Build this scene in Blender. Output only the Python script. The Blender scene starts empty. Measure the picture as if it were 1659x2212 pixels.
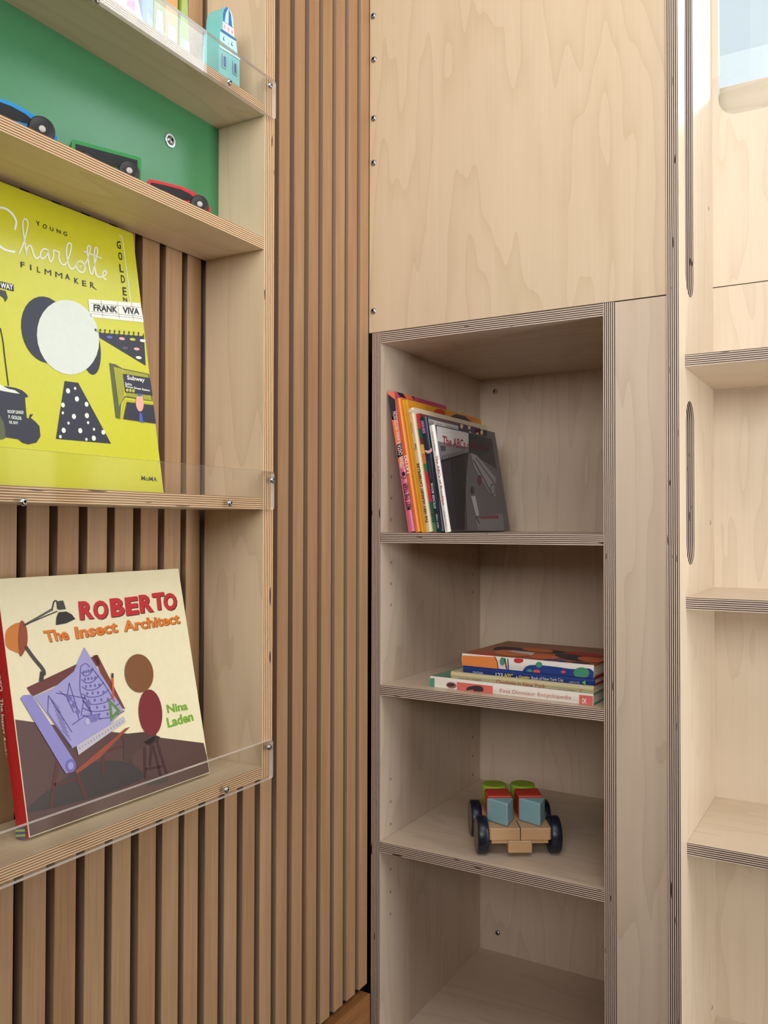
import bpy, bmesh, math, random
from mathutils import Vector, Matrix
random.seed(4)
PI = math.pi
C = bpy.context.scene.collection
H = 1.12                                   # eye height above the floor (metres)

# ------------------------------------------------------------------ camera
FPX, YAW, PITCH, ROLL = 1849.84, math.radians(-30.169), math.radians(0.985), math.radians(0.115)
fw = Vector((math.sin(YAW)*math.cos(PITCH), math.cos(YAW)*math.cos(PITCH), math.sin(PITCH)))
rt0 = Vector((math.cos(YAW), -math.sin(YAW), 0)); up0 = rt0.cross(fw)
rt = math.cos(ROLL)*rt0 + math.sin(ROLL)*up0
up = -math.sin(ROLL)*rt0 + math.cos(ROLL)*up0
EYE = Vector((0, 0, H))
cd = bpy.data.cameras.new('camera'); cam = bpy.data.objects.new('camera', cd); C.objects.link(cam)
m = Matrix((rt, up, -fw)).transposed().to_4x4(); m.translation = EYE
cam.matrix_world = m
cd.sensor_fit = 'VERTICAL'; cd.sensor_height = 36; cd.lens = FPX/2212*36; cd.clip_start = 0.02
sc = bpy.context.scene; sc.camera = cam
def ray(u, v): return rt*((u-829.5)/FPX) + up*(-(v-1106)/FPX) + fw

# ------------------------------------------------------------------ light
vs = sc.view_settings
vs.view_transform = 'Standard'; vs.look = 'None'; vs.gamma = 1; vs.use_curve_mapping = False
vs.exposure = -0.08
w = bpy.data.worlds.new('daylight'); sc.world = w; w.use_nodes = True
bg = w.node_tree.nodes['Background']
# hazy daylight sky, brighter in a broad glow to the right of the window
WN = w.node_tree.nodes; WL = w.node_tree.links.new
tc = WN.new('ShaderNodeTexCoord'); vd = WN.new('ShaderNodeVectorMath'); vd.operation = 'DOT_PRODUCT'
vd.inputs[1].default_value = Vector((0.60, 0.63, 0.49)).normalized(); WL(tc.outputs['Generated'], vd.inputs[0])
mr = WN.new('ShaderNodeMapRange'); mr.interpolation_type = 'SMOOTHSTEP'
mr.inputs[1].default_value = math.cos(math.radians(38)); mr.inputs[2].default_value = math.cos(math.radians(20))
mr.inputs[3].default_value = 1.05; mr.inputs[4].default_value = 9.0; WL(vd.outputs['Value'], mr.inputs[0])
bg.inputs[0].default_value = (0.80, 0.93, 1.0, 1); WL(mr.outputs[0], bg.inputs[1])
def area(name, loc, to, sx, sy, power, col):
    l = bpy.data.lights.new(name, 'AREA'); l.shape = 'RECTANGLE'; l.size = sx; l.size_y = sy
    l.energy = power; l.color = col
    o = bpy.data.objects.new(name, l); C.objects.link(o); o.location = loc
    o.rotation_euler = (Vector(to)-Vector(loc)).to_track_quat('-Z', 'Y').to_euler(); return o
fl_ = area('front_window_light', (0.5, -2.05, H+0.95), (-0.2, 1.5, H+0.95), 3.0, 1.1, 30, (1.0, 0.98, 0.95))
fl_.data.spread = math.radians(84)      # spread narrowed so less light reaches the lower parts
area('bookcase_fill_light', (1.10, 1.30, H+0.05), (-0.35, 1.66, H+0.05), 0.5, 1.9, 24, (1.0, 0.98, 0.96))  # added panel standing in the room, no window; brightens the open bookcase
area('overhead_fill_light', (0.25, 0.15, H+1.7), (-0.45, 1.4, H+0.5), 1.6, 1.0, 19, (1.0, 0.98, 0.94))  # added panel under a closed ceiling, brightens upper parts over lower ones
sl = bpy.data.lights.new('sky_glare', 'SUN'); sl.energy = 1.5; sl.angle = math.radians(4); sl.color = (0.55, 0.85, 1.0)
so = bpy.data.objects.new('sky_glare', sl); C.objects.link(so)
so.rotation_euler = Vector((-0.155, -0.342, -0.2018)).to_track_quat('-Z', 'Y').to_euler()
so.location = (1, 3, H+2)

# ------------------------------------------------------------------ materials
def lin(c):
    return tuple(((x/255)/12.92 if x/255 <= .04045 else ((x/255+.055)/1.055)**2.4) for x in c)+(1,)
MC = {}
def base_mat(name):
    m = bpy.data.materials.new(name); m.use_nodes = True
    return m, m.node_tree, m.node_tree.nodes['Principled BSDF']
def P(c, rough=.45, metal=0, name=None, var=.04):
    """a painted or printed colour with a faint mottling"""
    k = (c, rough, metal, var)
    if k in MC: return MC[k]
    m, nt, b = base_mat(name or 'paint'); N = nt.nodes
    b.inputs['Roughness'].default_value = rough; b.inputs['Metallic'].default_value = metal
    n = N.new('ShaderNodeTexNoise'); n.inputs['Scale'].default_value = 90
    r = N.new('ShaderNodeMix'); r.data_type = 'RGBA'
    l = lin(c)
    r.inputs[6].default_value = tuple(x*(1-var) for x in l[:3])+(1,); r.inputs[7].default_value = tuple(min(1, x*(1+var)) for x in l[:3])+(1,)
    tc = N.new('ShaderNodeTexCoord'); nt.links.new(tc.outputs['Object'], n.inputs[0])
    nt.links.new(n.outputs[0], r.inputs[0]); nt.links.new(r.outputs[2], b.inputs['Base Color'])
    MC[k] = m; return m

def wood(name, c1, c2, su, sv, rings=0, rough=.42, contrast=1.0, c3=None, fine=(4, 160), tone=0):
    """wood face: UV u runs along the grain, v across it, both in metres"""
    m, nt, b = base_mat(name); N = nt.nodes; L = nt.links.new
    uv = N.new('ShaderNodeUVMap')
    mp = N.new('ShaderNodeMapping'); mp.inputs['Scale'].default_value = (su, sv, 1); L(uv.outputs[0], mp.inputs[0])
    n1 = N.new('ShaderNodeTexNoise'); n1.inputs['Scale'].default_value = 1; n1.inputs['Detail'].default_value = 3; L(mp.outputs[0], n1.inputs[0])
    fac = n1.outputs[0]
    if rings:
        mu = N.new('ShaderNodeMath'); mu.operation = 'MULTIPLY'; mu.inputs[1].default_value = rings; L(fac, mu.inputs[0])
        fr = N.new('ShaderNodeMath'); fr.operation = 'FRACT'; L(mu.outputs[0], fr.inputs[0])
        pw = N.new('ShaderNodeMath'); pw.operation = 'POWER'; pw.inputs[1].default_value = 4; L(fr.outputs[0], pw.inputs[0])
        fac = pw.outputs[0]
    mp2 = N.new('ShaderNodeMapping'); mp2.inputs['Scale'].default_value = (fine[0], fine[1], 1); L(uv.outputs[0], mp2.inputs[0])
    n2 = N.new('ShaderNodeTexNoise'); n2.inputs['Scale'].default_value = 1; n2.inputs['Detail'].default_value = 4; L(mp2.outputs[0], n2.inputs[0])
    ad = N.new('ShaderNodeMix'); ad.inputs[0].default_value = .5; L(fac, ad.inputs[2]); L(n2.outputs[0], ad.inputs[3])
    rmp = N.new('ShaderNodeMapRange'); rmp.inputs[1].default_value = .5-.35/contrast; rmp.inputs[2].default_value = .5+.35/contrast; L(ad.outputs[0], rmp.inputs[0])
    mx = N.new('ShaderNodeMix'); mx.data_type = 'RGBA'; mx.inputs[6].default_value = lin(c1); mx.inputs[7].default_value = lin(c2)
    L(rmp.outputs[0], mx.inputs[0])
    out = mx.outputs[2]
    # slow tonal drift across the sheet
    mp3 = N.new('ShaderNodeMapping'); mp3.inputs['Scale'].default_value = (.7, 5, 1); L(uv.outputs[0], mp3.inputs[0])
    n3 = N.new('ShaderNodeTexNoise'); n3.inputs['Scale'].default_value = 1; L(mp3.outputs[0], n3.inputs[0])
    mx3 = N.new('ShaderNodeMix'); mx3.data_type = 'RGBA'; mx3.blend_type = 'MULTIPLY'
    r3 = N.new('ShaderNodeMapRange'); r3.inputs[3].default_value = 0; r3.inputs[4].default_value = .5; L(n3.outputs[0], r3.inputs[0])
    L(r3.outputs[0], mx3.inputs[0]); L(out, mx3.inputs[6]); mx3.inputs[7].default_value = lin(c3 or (232, 224, 214)); out = mx3.outputs[2]
    if tone:
        # each batten keeps its own tone (third UV tile number sits in the integer part of u)
        sp = N.new('ShaderNodeSeparateXYZ'); L(uv.outputs[0], sp.inputs[0])
        dv = N.new('ShaderNodeMath'); dv.operation = 'DIVIDE'; dv.inputs[1].default_value = 10; L(sp.outputs[0], dv.inputs[0])
        fl = N.new('ShaderNodeMath'); fl.operation = 'ROUND'; L(dv.outputs[0], fl.inputs[0])
        wn = N.new('ShaderNodeTexWhiteNoise'); wn.noise_dimensions = '1D'; L(fl.outputs[0], wn.inputs[1])
        mt = N.new('ShaderNodeMix'); mt.data_type = 'RGBA'; mt.blend_type = 'MULTIPLY'; mt.inputs[7].default_value = lin((218, 186, 160))
        mm = N.new('ShaderNodeMath'); mm.operation = 'MULTIPLY'; mm.inputs[1].default_value = tone; L(wn.outputs[0], mm.inputs[0])
        L(mm.outputs[0], mt.inputs[0]); L(out, mt.inputs[6]); out = mt.outputs[2]
    L(out, b.inputs['Base Color'])
    b.inputs['Roughness'].default_value = rough
    return m
def edge(name, dark, light, plies):
    """plywood edge: v runs 0..1 through the sheet, u along it in metres"""
    m, nt, b = base_mat(name); N = nt.nodes; L = nt.links.new
    uv = N.new('ShaderNodeUVMap'); sp = N.new('ShaderNodeSeparateXYZ'); L(uv.outputs[0], sp.inputs[0])
    mpw = N.new('ShaderNodeMapping'); mpw.inputs['Scale'].default_value = (14, .6, 1); L(uv.outputs[0], mpw.inputs[0])
    nw = N.new('ShaderNodeTexNoise'); nw.inputs['Scale'].default_value = 1; L(mpw.outputs[0], nw.inputs[0])
    wob = N.new('ShaderNodeMath'); wob.operation = 'MULTIPLY_ADD'; wob.inputs[1].default_value = .05; L(nw.outputs[0], wob.inputs[0]); L(sp.outputs[1], wob.inputs[2])
    mu = N.new('ShaderNodeMath'); mu.operation = 'MULTIPLY'; mu.inputs[1].default_value = plies; L(wob.outputs[0], mu.inputs[0])
    fr = N.new('ShaderNodeMath'); fr.operation = 'FRACT'; L(mu.outputs[0], fr.inputs[0])
    ab = N.new('ShaderNodeMath'); ab.operation = 'COMPARE'; ab.inputs[1].default_value = .5; ab.inputs[2].default_value = .165; L(fr.outputs[0], ab.inputs[0])
    mp = N.new('ShaderNodeMapping'); mp.inputs['Scale'].default_value = (35, 26, 1); L(uv.outputs[0], mp.inputs[0])
    n = N.new('ShaderNodeTexNoise'); n.inputs['Scale'].default_value = 1; n.inputs['Detail'].default_value = 4; L(mp.outputs[0], n.inputs[0])
    dk = N.new('ShaderNodeMix'); dk.data_type = 'RGBA'; dk.inputs[6].default_value = lin(tuple(x*.62 for x in dark)); dk.inputs[7].default_value = lin(tuple(min(255, x*1.3) for x in dark)); L(n.outputs[0], dk.inputs[0])
    mx = N.new('ShaderNodeMix'); mx.data_type = 'RGBA'; mx.inputs[7].default_value = lin(light); L(ab.outputs[0], mx.inputs[0]); L(dk.outputs[2], mx.inputs[6])
    # a few dark voids in the core plies
    mpv = N.new('ShaderNodeMapping'); mpv.inputs['Scale'].default_value = (22, plies, 1); L(uv.outputs[0], mpv.inputs[0])
    nv = N.new('ShaderNodeTexNoise'); nv.inputs['Scale'].default_value = 1; nv.inputs['Detail'].default_value = 0; L(mpv.outputs[0], nv.inputs[0])
    gt = N.new('ShaderNodeMath'); gt.operation = 'GREATER_THAN'; gt.inputs[1].default_value = .80; L(nv.outputs[0], gt.inputs[0])
    mv = N.new('ShaderNodeMix'); mv.data_type = 'RGBA'; mv.inputs[7].default_value = lin((48, 32, 26)); L(gt.outputs[0], mv.inputs[0]); L(mx.outputs[2], mv.inputs[6])
    L(mv.outputs[2], b.inputs['Base Color']); b.inputs['Roughness'].default_value = .6
    return m
BIRCH = wood('birch_face', (225, 206, 179), (208, 187, 157), .8, 5, rings=13, contrast=.8)
BIRCH_B = wood('birch_face_pale', (216, 199, 181), (197, 179, 160), .8, 5, rings=13, contrast=.8)
BIRCH_C = wood('birch_face_white', (223, 209, 189), (207, 192, 170), .8, 5, rings=13, contrast=.8)
EDGE_A = edge('ply_edge_warm', (146, 104, 70), (250, 222, 178), 6)
EDGE_B = edge('ply_edge_grey', (82, 66, 60), (244, 224, 206), 6)
OAK = wood('oak_batten', (202, 170, 132), (172, 137, 100), 3, 60, contrast=1.7, fine=(7, 420), c3=(222, 204, 180), tone=.45, rough=.5)
OAKBASE = wood('oak_baseboard', (178, 124, 76), (128, 82, 46), 3, 60, contrast=1.5, fine=(6, 300), rough=.4)
BEECH = wood('beech', (214, 178, 138), (192, 152, 112), 6, 90, contrast=1.2, fine=(10, 700))
BLACK = P((14, 13, 14), .8, name='black_backing')
WHITE = P((238, 240, 244), .5, name='white_paint')
PLASTER = P((226, 222, 216), .7, name='plaster')
FLOORM = wood('floor_boards', (84, 66, 50), (64, 48, 36), 1.5, 12, contrast=1.2)
STEEL = P((186, 186, 188), .3, 1, name='stainless_steel')
DARKSTEEL = P((58, 58, 60), .35, 1, name='recess_steel')

def acrylic(name):
    m, nt, b = base_mat(name); N = nt.nodes; L = nt.links.new
    N.remove(b); out = N['Material Output']
    t = N.new('ShaderNodeBsdfTransparent'); t.inputs[0].default_value = (.97, .975, .97, 1)
    g = N.new('ShaderNodeBsdfGlossy'); g.inputs['Roughness'].default_value = .01
    lw = N.new('ShaderNodeLayerWeight'); lw.inputs[0].default_value = .5
    p = N.new('ShaderNodeMath'); p.operation = 'POWER'; p.inputs[1].default_value = 5; L(lw.outputs['Facing'], p.inputs[0])
    a = N.new('ShaderNodeMath'); a.operation = 'MULTIPLY_ADD'; a.inputs[1].default_value = .95; a.inputs[2].default_value = .045; L(p.outputs[0], a.inputs[0])
    mx = N.new('ShaderNodeMixShader'); L(a.outputs[0], mx.inputs[0]); L(t.outputs[0], mx.inputs[1]); L(g.outputs[0], mx.inputs[2]); L(mx.outputs[0], out.inputs[0])
    return m
ACR = acrylic('clear_acrylic')
PANE = acrylic('window_glass')
def acr_edge():
    m, nt, b = base_mat('polished_acrylic_edge'); N = nt.nodes; L = nt.links.new
    out = N['Material Output']
    b.inputs['Base Color'].default_value = (.82, .76, .72, 1); b.inputs['Roughness'].default_value = .2
    t = N.new('ShaderNodeBsdfTransparent'); mx = N.new('ShaderNodeMixShader'); mx.inputs[0].default_value = .72
    L(t.outputs[0], mx.inputs[1]); L(b.outputs[0], mx.inputs[2]); L(mx.outputs[0], out.inputs[0]); return m
ACRE = acr_edge()

# ------------------------------------------------------------------ mesh builder
class MB:
    def __init__(s): s.v = []; s.f = []; s.m = []; s.uv = []; s.sm = []; s.mats = []
    def mi(s, mat):
        if mat not in s.mats: s.mats.append(mat)
        return s.mats.index(mat)
    def face(s, pts, mat, uv=None, smooth=False):
        i = len(s.v); s.v += [tuple(p) for p in pts]
        s.f.append(tuple(range(i, i+len(pts)))); s.m.append(s.mi(mat)); s.sm.append(smooth)
        s.uv.append(uv or [(0, 0)]*len(pts))
    def box(s, a, b, mat, M=None):
        a = Vector(a); b = Vector(b)
        X, Y, Z = (a.x, b.x), (a.y, b.y), (a.z, b.z)
        q = lambda i, j, k: Vector((X[i], Y[j], Z[k])) if M is None else M @ Vector((X[i], Y[j], Z[k]))
        dims = [b.x-a.x, b.y-a.y, b.z-a.z]
        g = max(range(3), key=lambda k: dims[k])
        for idx, n in ((((0,0,0),(0,0,1),(0,1,1),(0,1,0)), 0), (((1,0,0),(1,1,0),(1,1,1),(1,0,1)), 0),
                    (((0,0,0),(1,0,0),(1,0,1),(0,0,1)), 1), (((0,1,0),(0,1,1),(1,1,1),(1,1,0)), 1),
                    (((0,0,0),(0,1,0),(1,1,0),(1,0,0)), 2), (((0,0,1),(1,0,1),(1,1,1),(0,1,1)), 2)):
            other = [k for k in range(3) if k != n]
            gu = g if g in other else other[0]; gv = [k for k in other if k != gu][0]
            uv = [(([X, Y, Z][gu][c[gu]]), ([X, Y, Z][gv][c[gv]])) for c in idx]
            s.face([q(*c) for c in idx], mat, uv)
    def prism(s, pts, a, b, axis, mat, side=None, holes=(), gr=None, off=(0, 0), smooth=False, thick01=False):
        """polygon extruded along axis from a to b. pts are 2D in the other two axes (cyclic order kept x<y<z)"""
        oth = [k for k in range(3) if k != axis]
        def P3(p, t):
            r = [0, 0, 0]; r[oth[0]] = p[0]; r[oth[1]] = p[1]; r[axis] = t; return Vector(r)
        gu = gr if gr is not None else oth[1]; iu = oth.index(gu); iv = 1-iu
        bm = bmesh.new()
        es = []
        for loop in [pts]+list(holes):
            vv = [bm.verts.new((p[0], p[1], 0)) for p in loop]
            es += [bm.edges.new((vv[i], vv[(i+1) % len(vv)])) for i in range(len(vv))]
        if holes: bmesh.ops.triangle_fill(bm, edges=es, use_beauty=True)
        else: bm.faces.new(bm.verts)
        polys = [[(v.co.x, v.co.y) for v in f.verts] for f in bm.faces]; bm.free()
        def ccw(p): return sum(p[i][0]*p[(i+1) % len(p)][1]-p[(i+1) % len(p)][0]*p[i][1] for i in range(len(p))) > 0
        flip = axis == 1
        for p in polys:
            if not ccw(p): p = p[::-1]
            for t, rev in ((b, False), (a, True)):
                q = p[::-1] if rev != flip else p
                s.face([P3(c, t) for c in q], mat, [(c[iu]+off[0], c[iv]+off[1]) for c in q])
        sm = side or mat
        for hi, loop in enumerate([pts]+list(holes)):
            lp = list(loop)
            if ccw(lp) != (hi == 0): lp = lp[::-1]
            d = off[0]
            for i in range(len(lp)):
                p, q = lp[i], lp[(i+1) % len(lp)]; l = math.dist(p, q)
                vs_ = [P3(p, a), P3(q, a), P3(q, b), P3(p, b)]
                v0, v1 = (0, 1)
                u = [(d, v0), (d+l, v0), (d+l, v1), (d, v1)]
                if flip: vs_ = vs_[::-1]; u = u[::-1]
                s.face(vs_, sm, u, smooth); d += l
    def cyl(s, c, axis, r, h, mat, n=24, r2=None, cap=None, bev=0):
        """solid of revolution around an axis through c, from c to c+h"""
        r2 = r if r2 is None else r2
        prof = [(0, r), (h, r2)] if not bev else [(0, r-bev), (bev*.3, r-bev*.3), (bev, r), (h-bev, r2), (h-bev*.3, r2-bev*.3), (h, r2-bev)]
        s.lathe(c, axis, [(0, 0)]+prof+[(h, 0)], mat, n)
    def lathe(s, c, axis, prof, mat, n=24):
        c = Vector(c); ax = Vector(axis).normalized()
        e1 = ax.orthogonal().normalized(); e2 = ax.cross(e1)
        pt = lambda t, r, k: c+ax*t+(e1*math.cos(2*PI*k/n)+e2*math.sin(2*PI*k/n))*r
        for (t0, r0), (t1, r1) in zip(prof[:-1], prof[1:]):
            flat = abs(t1-t0) < 1e-7
            for k in range(n):
                ps = []
                for t, r, kk in ((t0, r0, k), (t0, r0, k+1), (t1, r1, k+1), (t1, r1, k)):
                    p = pt(t, r, kk)
                    if not ps or (p-ps[-1]).length > 1e-7: ps.append(p)
                if len(ps) > 2 and (ps[0]-ps[-1]).length < 1e-7: ps.pop()
                if len(ps) > 2: s.face(ps, mat, None, not flat)
    def build(s, name, parent=None, weld=True, bevel=0, shift=True):
        me = bpy.data.meshes.new(name)
        base = Vector((0, 0, 0))
        if parent is not None and shift: base = WLOC.get(parent.name, Vector((0, 0, 0)))
        me.from_pydata([tuple(Vector(v)-base) for v in s.v], [], s.f)
        for mt in s.mats: me.materials.append(mt)
        ul = me.uv_layers.new(name='UVMap')
        li = 0
        for p, mi, uv, sm in zip(me.polygons, s.m, s.uv, s.sm):
            p.material_index = mi; p.use_smooth = sm
            for k in range(len(uv)): ul.data[p.loop_start+k].uv = uv[k]
        if weld:
            bm = bmesh.new(); bm.from_mesh(me); bmesh.ops.remove_doubles(bm, verts=bm.verts, dist=1e-6); bm.to_mesh(me); bm.free()
        o = bpy.data.objects.new(name, me); C.objects.link(o)
        if parent is not None:
            o.parent = parent
            if shift: WLOC[o.name] = base
        if bevel:
            b = o.modifiers.new('bevel', 'BEVEL'); b.width = bevel; b.segments = 2; b.limit_method = 'ANGLE'; b.angle_limit = math.radians(40)
        return o
WLOC = {}
def tag(o, label, cat, group=None):
    o['label'] = label; o['category'] = cat
    if group: o['group'] = group
    return o
def struct(o): o['kind'] = 'structure'; return o
def thing(name, label, cat, loc=(0, 0, 0), rot=None, group=None):
    o = bpy.data.objects.new(name, None); C.objects.link(o); o.location = loc; o.empty_display_size = .05
    if rot is not None: o.rotation_euler = rot
    else: WLOC[o.name] = Vector(loc)
    return tag(o, label, cat, group)

RO = [0]
def board(name, parent, a, b, t, grain=None, fm=None, em=None, holes=(), bevel=0.0006):
    """plywood sheet from corner a to corner b, t = thickness axis"""
    fm = fm or BIRCH; em = em or EDGE_B
    oth = [k for k in range(3) if k != t]
    pts = [(a[oth[0]], a[oth[1]]), (b[oth[0]], a[oth[1]]), (b[oth[0]], b[oth[1]]), (a[oth[0]], b[oth[1]])]
    M = MB(); RO[0] += 1
    M.prism(pts, a[t], b[t], t, fm, em, holes, grain, (RO[0]*3.37, RO[0]*1.71))
    return M.build(name, parent, bevel=bevel)
def rrect(x0, y0, x1, y1, r, n=8):
    p = []
    for cx, cy, a0 in ((x1-r, y0+r, -90), (x1-r, y1-r, 0), (x0+r, y1-r, 90), (x0+r, y0+r, 180)):
        p += [(cx+r*math.cos(math.radians(a0+90*i/n)), cy+r*math.sin(math.radians(a0+90*i/n))) for i in range(n+1)]
    q = []
    for c in p:
        if not q or math.dist(c, q[-1]) > 1e-6: q.append(c)
    if math.dist(q[0], q[-1]) < 1e-6: q.pop()
    return q
def bolt(name, parent, loc, axis, r=.0062, h=.0042, washer=False):
    M = MB()
    if washer: M.lathe(loc, axis, [(0, r*1.45), (.0008, r*1.5), (.0014, r*1.42), (.0014, r*1.0)], STEEL, 24); 
    M.lathe(loc, axis, [(0, r), (h*.25, r*1.0), (h*.6, r*.86), (h*.9, r*.6), (h, r*.45), (h*.98, r*.42)], STEEL, 24)
    M.lathe(loc, axis, [(h*.98, r*.42), (h*.35, r*.38), (h*.35, 0)], DARKSTEEL, 6)
    return M.build(name, parent)

# ------------------------------------------------------------------ the room
SIDE_LIFT = P((172, 145, 124), .6, name='batten_side_lightened')  # batten sides coloured lighter to lift the shade in the gaps
XS = -0.9085                                # face of the oak battens
def slat_wall():
    M = MB()
    M.box((XS-.06, -2.2, 0), (XS-.016, 2.3, H+2.6), BLACK)
    L = [.6889, .735, .7824, .829, .8768, .923, .9684]
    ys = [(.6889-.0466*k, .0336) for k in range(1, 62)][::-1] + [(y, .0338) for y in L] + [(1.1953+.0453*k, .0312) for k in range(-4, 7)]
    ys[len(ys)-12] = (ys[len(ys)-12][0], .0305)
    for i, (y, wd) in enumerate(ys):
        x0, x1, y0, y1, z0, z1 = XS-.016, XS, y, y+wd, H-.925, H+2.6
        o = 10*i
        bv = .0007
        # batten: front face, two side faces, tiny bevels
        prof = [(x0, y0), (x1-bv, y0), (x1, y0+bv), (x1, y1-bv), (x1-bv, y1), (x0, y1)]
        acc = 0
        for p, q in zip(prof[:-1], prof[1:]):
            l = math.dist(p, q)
            M.face([(p[0], p[1], z0), (q[0], q[1], z0), (q[0], q[1], z1), (p[0], p[1], z1)], SIDE_LIFT if l > .01 and abs(p[0]-q[0]) > .01 else OAK,
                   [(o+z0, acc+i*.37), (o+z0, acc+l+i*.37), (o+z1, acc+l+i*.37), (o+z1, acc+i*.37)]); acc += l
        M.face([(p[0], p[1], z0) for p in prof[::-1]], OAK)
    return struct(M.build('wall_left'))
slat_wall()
M = MB(); M.box((XS-.016, -2.2, 0), (XS+.011, 1.4935, H-.940), OAKBASE); struct(M.build('baseboard_left', bevel=.002))
M = MB(); M.box((-1.2, -2.2, -.05), (3.2, 2.6, 0), FLOORM); struct(M.build('floor'))
M = MB(); M.box((-1.2, -2.2, H+2.6), (3.2, 2.6, H+2.65), PLASTER); struct(M.build('ceiling'))
WALLM = P((168, 158, 148), .7, name='wall_paint')
M = MB(); M.box((-1.2, -2.3, 0), (3.2, -2.2, H+2.6), WALLM); struct(M.build('wall_front'))
M = MB(); M.box((3.2, -2.3, 0), (3.3, 2.6, H+2.6), WALLM); struct(M.build('wall_right'))
WB0, WB1 = 2.2, 2.3
M = MB()
WX0, WX1, WZ0, WZ1 = -.45, 1.30, H+.93, H+2.45
M.prism([(-1.2, 0), (3.2, 0), (3.2, H+2.6), (-1.2, H+2.6)], WB0, WB1, 1, PLASTER, holes=[[(WX0, WZ0), (WX1, WZ0), (WX1, WZ1), (WX0, WZ1)], [(1.30, H-.25), (1.42, H-.25), (1.42, H+.6), (1.30, H+.6)]])
struct(M.build('wall_back'))
def window(name, x0, x1, z0, z1, bars, fwid=.05):
    M = MB()
    M.prism([(x0, z0), (x1, z0), (x1, z1), (x0, z1)], WB0+.0, WB0+.06, 1, WHITE, holes=[[(x0+fwid, z0+fwid*2), (x1-fwid, z0+fwid*2), (x1-fwid, z1-fwid), (x0+fwid, z1-fwid)]])
    f = struct(M.build(name, bevel=.003))
    for za, zb in bars:
        M = MB(); M.box((x0+fwid, WB0+.005, za), (x1-fwid, WB0+.055, zb), WHITE); M.build('transom', f, bevel=.003)
    M = MB(); M.box((x0+fwid, WB0+.028, z0+fwid*2), (x1-fwid, WB0+.034, z1-fwid), PANE); M.build('pane', f)
    return f
w1 = window('window_1', WX0, WX1, WZ0, WZ1, [], .05)
M = MB(); M.box((.07, WB0+.0005, WZ0+.1), (.417, WB0+.0275, WZ1-.05), WHITE); M.build('reflection_blocker', w1, bevel=.003)  # added unseen pier, cuts off the bright sky reflection in the acrylic
M = MB(); M.box((-1.2, 3.2, 0), (3.2, 3.3, H+1.671), WHITE); struct(M.build('balcony_wall'))
window('window_2', 1.30, 1.42, H-.25, H+.6, [(H+.185, H+.205)], .012)

# ------------------------------------------------------------------ display rack on the batten wall
XA, YI, YO, TA = -.79, 1.0035, 1.0285, .0175
XB = -.904
rack = thing('display_rack', 'birch plywood display rack with a green back panel, fixed to the oak batten wall', 'display rack', (XB, .75, H-.373))
rs = board('side_panel', rack, (XB, YI, H-.3705), (XA, YO, H+1.2), 1, 2, em=EDGE_A)
board('side_panel', rack, (XB, .02, H-.3705), (XA, .045, H+1.2), 1, 2, em=EDGE_A)
SHZ = {1: .6292, 2: .4289, 3: .0427, 4: -.3527}
for k, z in SHZ.items():
    board('shelf', rack, (XB, .045, H+z-TA), (XA-.0004, YI, H+z), 2, 1, em=EDGE_A)
GREEN = P((70, 138, 92), .32, name='green_laminate')
XG = -.879
M = MB(); M.box((XG-.012, .045, H+SHZ[2]), (XG, YI, H+SHZ[1]-TA), GREEN); gb = M.build('back_panel', rack)
gb['label'] = 'green laminate back panel'
bolt('bolt', gb, (XG, .899, H+.553), (1, 0, 0), .0068, .005, True)
def guard(z0, z1):
    M = MB()
    M.prism(rrect(.03, z0, 1.0222, z1, .005), XA+.0003, XA+.0063, 0, ACR, ACRE)
    g = M.build('acrylic_guard', rack); g['label'] = 'clear acrylic guard strip'
    return g
for sh, z0, z1, spx in ((1, .6112, .6695, [(583, 185), (495, 178), (208, 0)]), (3, .0247, .0818, [(587.5, 1037), (496, 1087), (50, 1084)]), (4, -.3728, -.3160, [(581, 1614), (488.5, 1706)])):
    g = guard(H+z0, H+z1)
    for px in spx:
        r = ray(*px); p = EYE + r*((XA+.0063)/r.x)
        bolt('screw', g, (XA+.0063, p.y, p.z), (1, 0, 0), .0046, .0036)

# ------------------------------------------------------------------ cabinet in the corner
Y0, YB = 1.5, 2.0
TB = .0209
XL0, XL1, XR0, XR1 = -.9008, -.8800, -.4245, -.4035
FB = BIRCH_B
cab = thing('storage_cabinet', 'tall birch plywood cabinet with four open compartments in the room corner', 'cabinet', (-.65, 1.75, 0))
ZT, ZTB, ZBOT = .3968, .3738, -1.057
holes = []
lp = board('side_panel', cab, (XL0, Y0, 0), (XL1, YB, H+ZT), 0, 2, fm=FB)
board('side_panel', cab, (XR0, Y0, 0), (XR1, YB, H+ZT), 0, 2, fm=FB)
board('top_panel', cab, (XL1, Y0, H+ZTB), (XR0, YB, H+ZT), 2, 0, fm=FB)
for z in (-.0117, -.3202, -.6355):
    board('shelf', cab, (XL1+.0004, Y0, H+z-TB), (XR0-.0004, YB, H+z), 2, 0, fm=FB)
board('bottom_panel', cab, (XL1, Y0, H+ZBOT-TB), (XR0, YB, H+ZBOT), 2, 0, fm=FB)
bk = board('back_panel', cab, (XL0, YB, 0), (XR1, YB+.012, H+ZT), 1, 2, fm=FB)
bolt('screw', bk, (-.8403, YB, H+.3408), (0, -1, 0), .0066, .004, False)
bolt('screw', bk, (-.8332, YB, H-1.0094), (0, -1, 0), .0066, .004, False)
M = MB(); M.lathe((0, 0, 0), (1, 0, 0), [(0, 0), (0, .0028), (.0006, .0028), (.0006, .0022), (-.003, .0022), (-.003, 0)], P((40, 28, 20), .9, name='pin_hole_shadow'), 12)
ph = M.build('pin_hole', lp, shift=False); first = True
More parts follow.
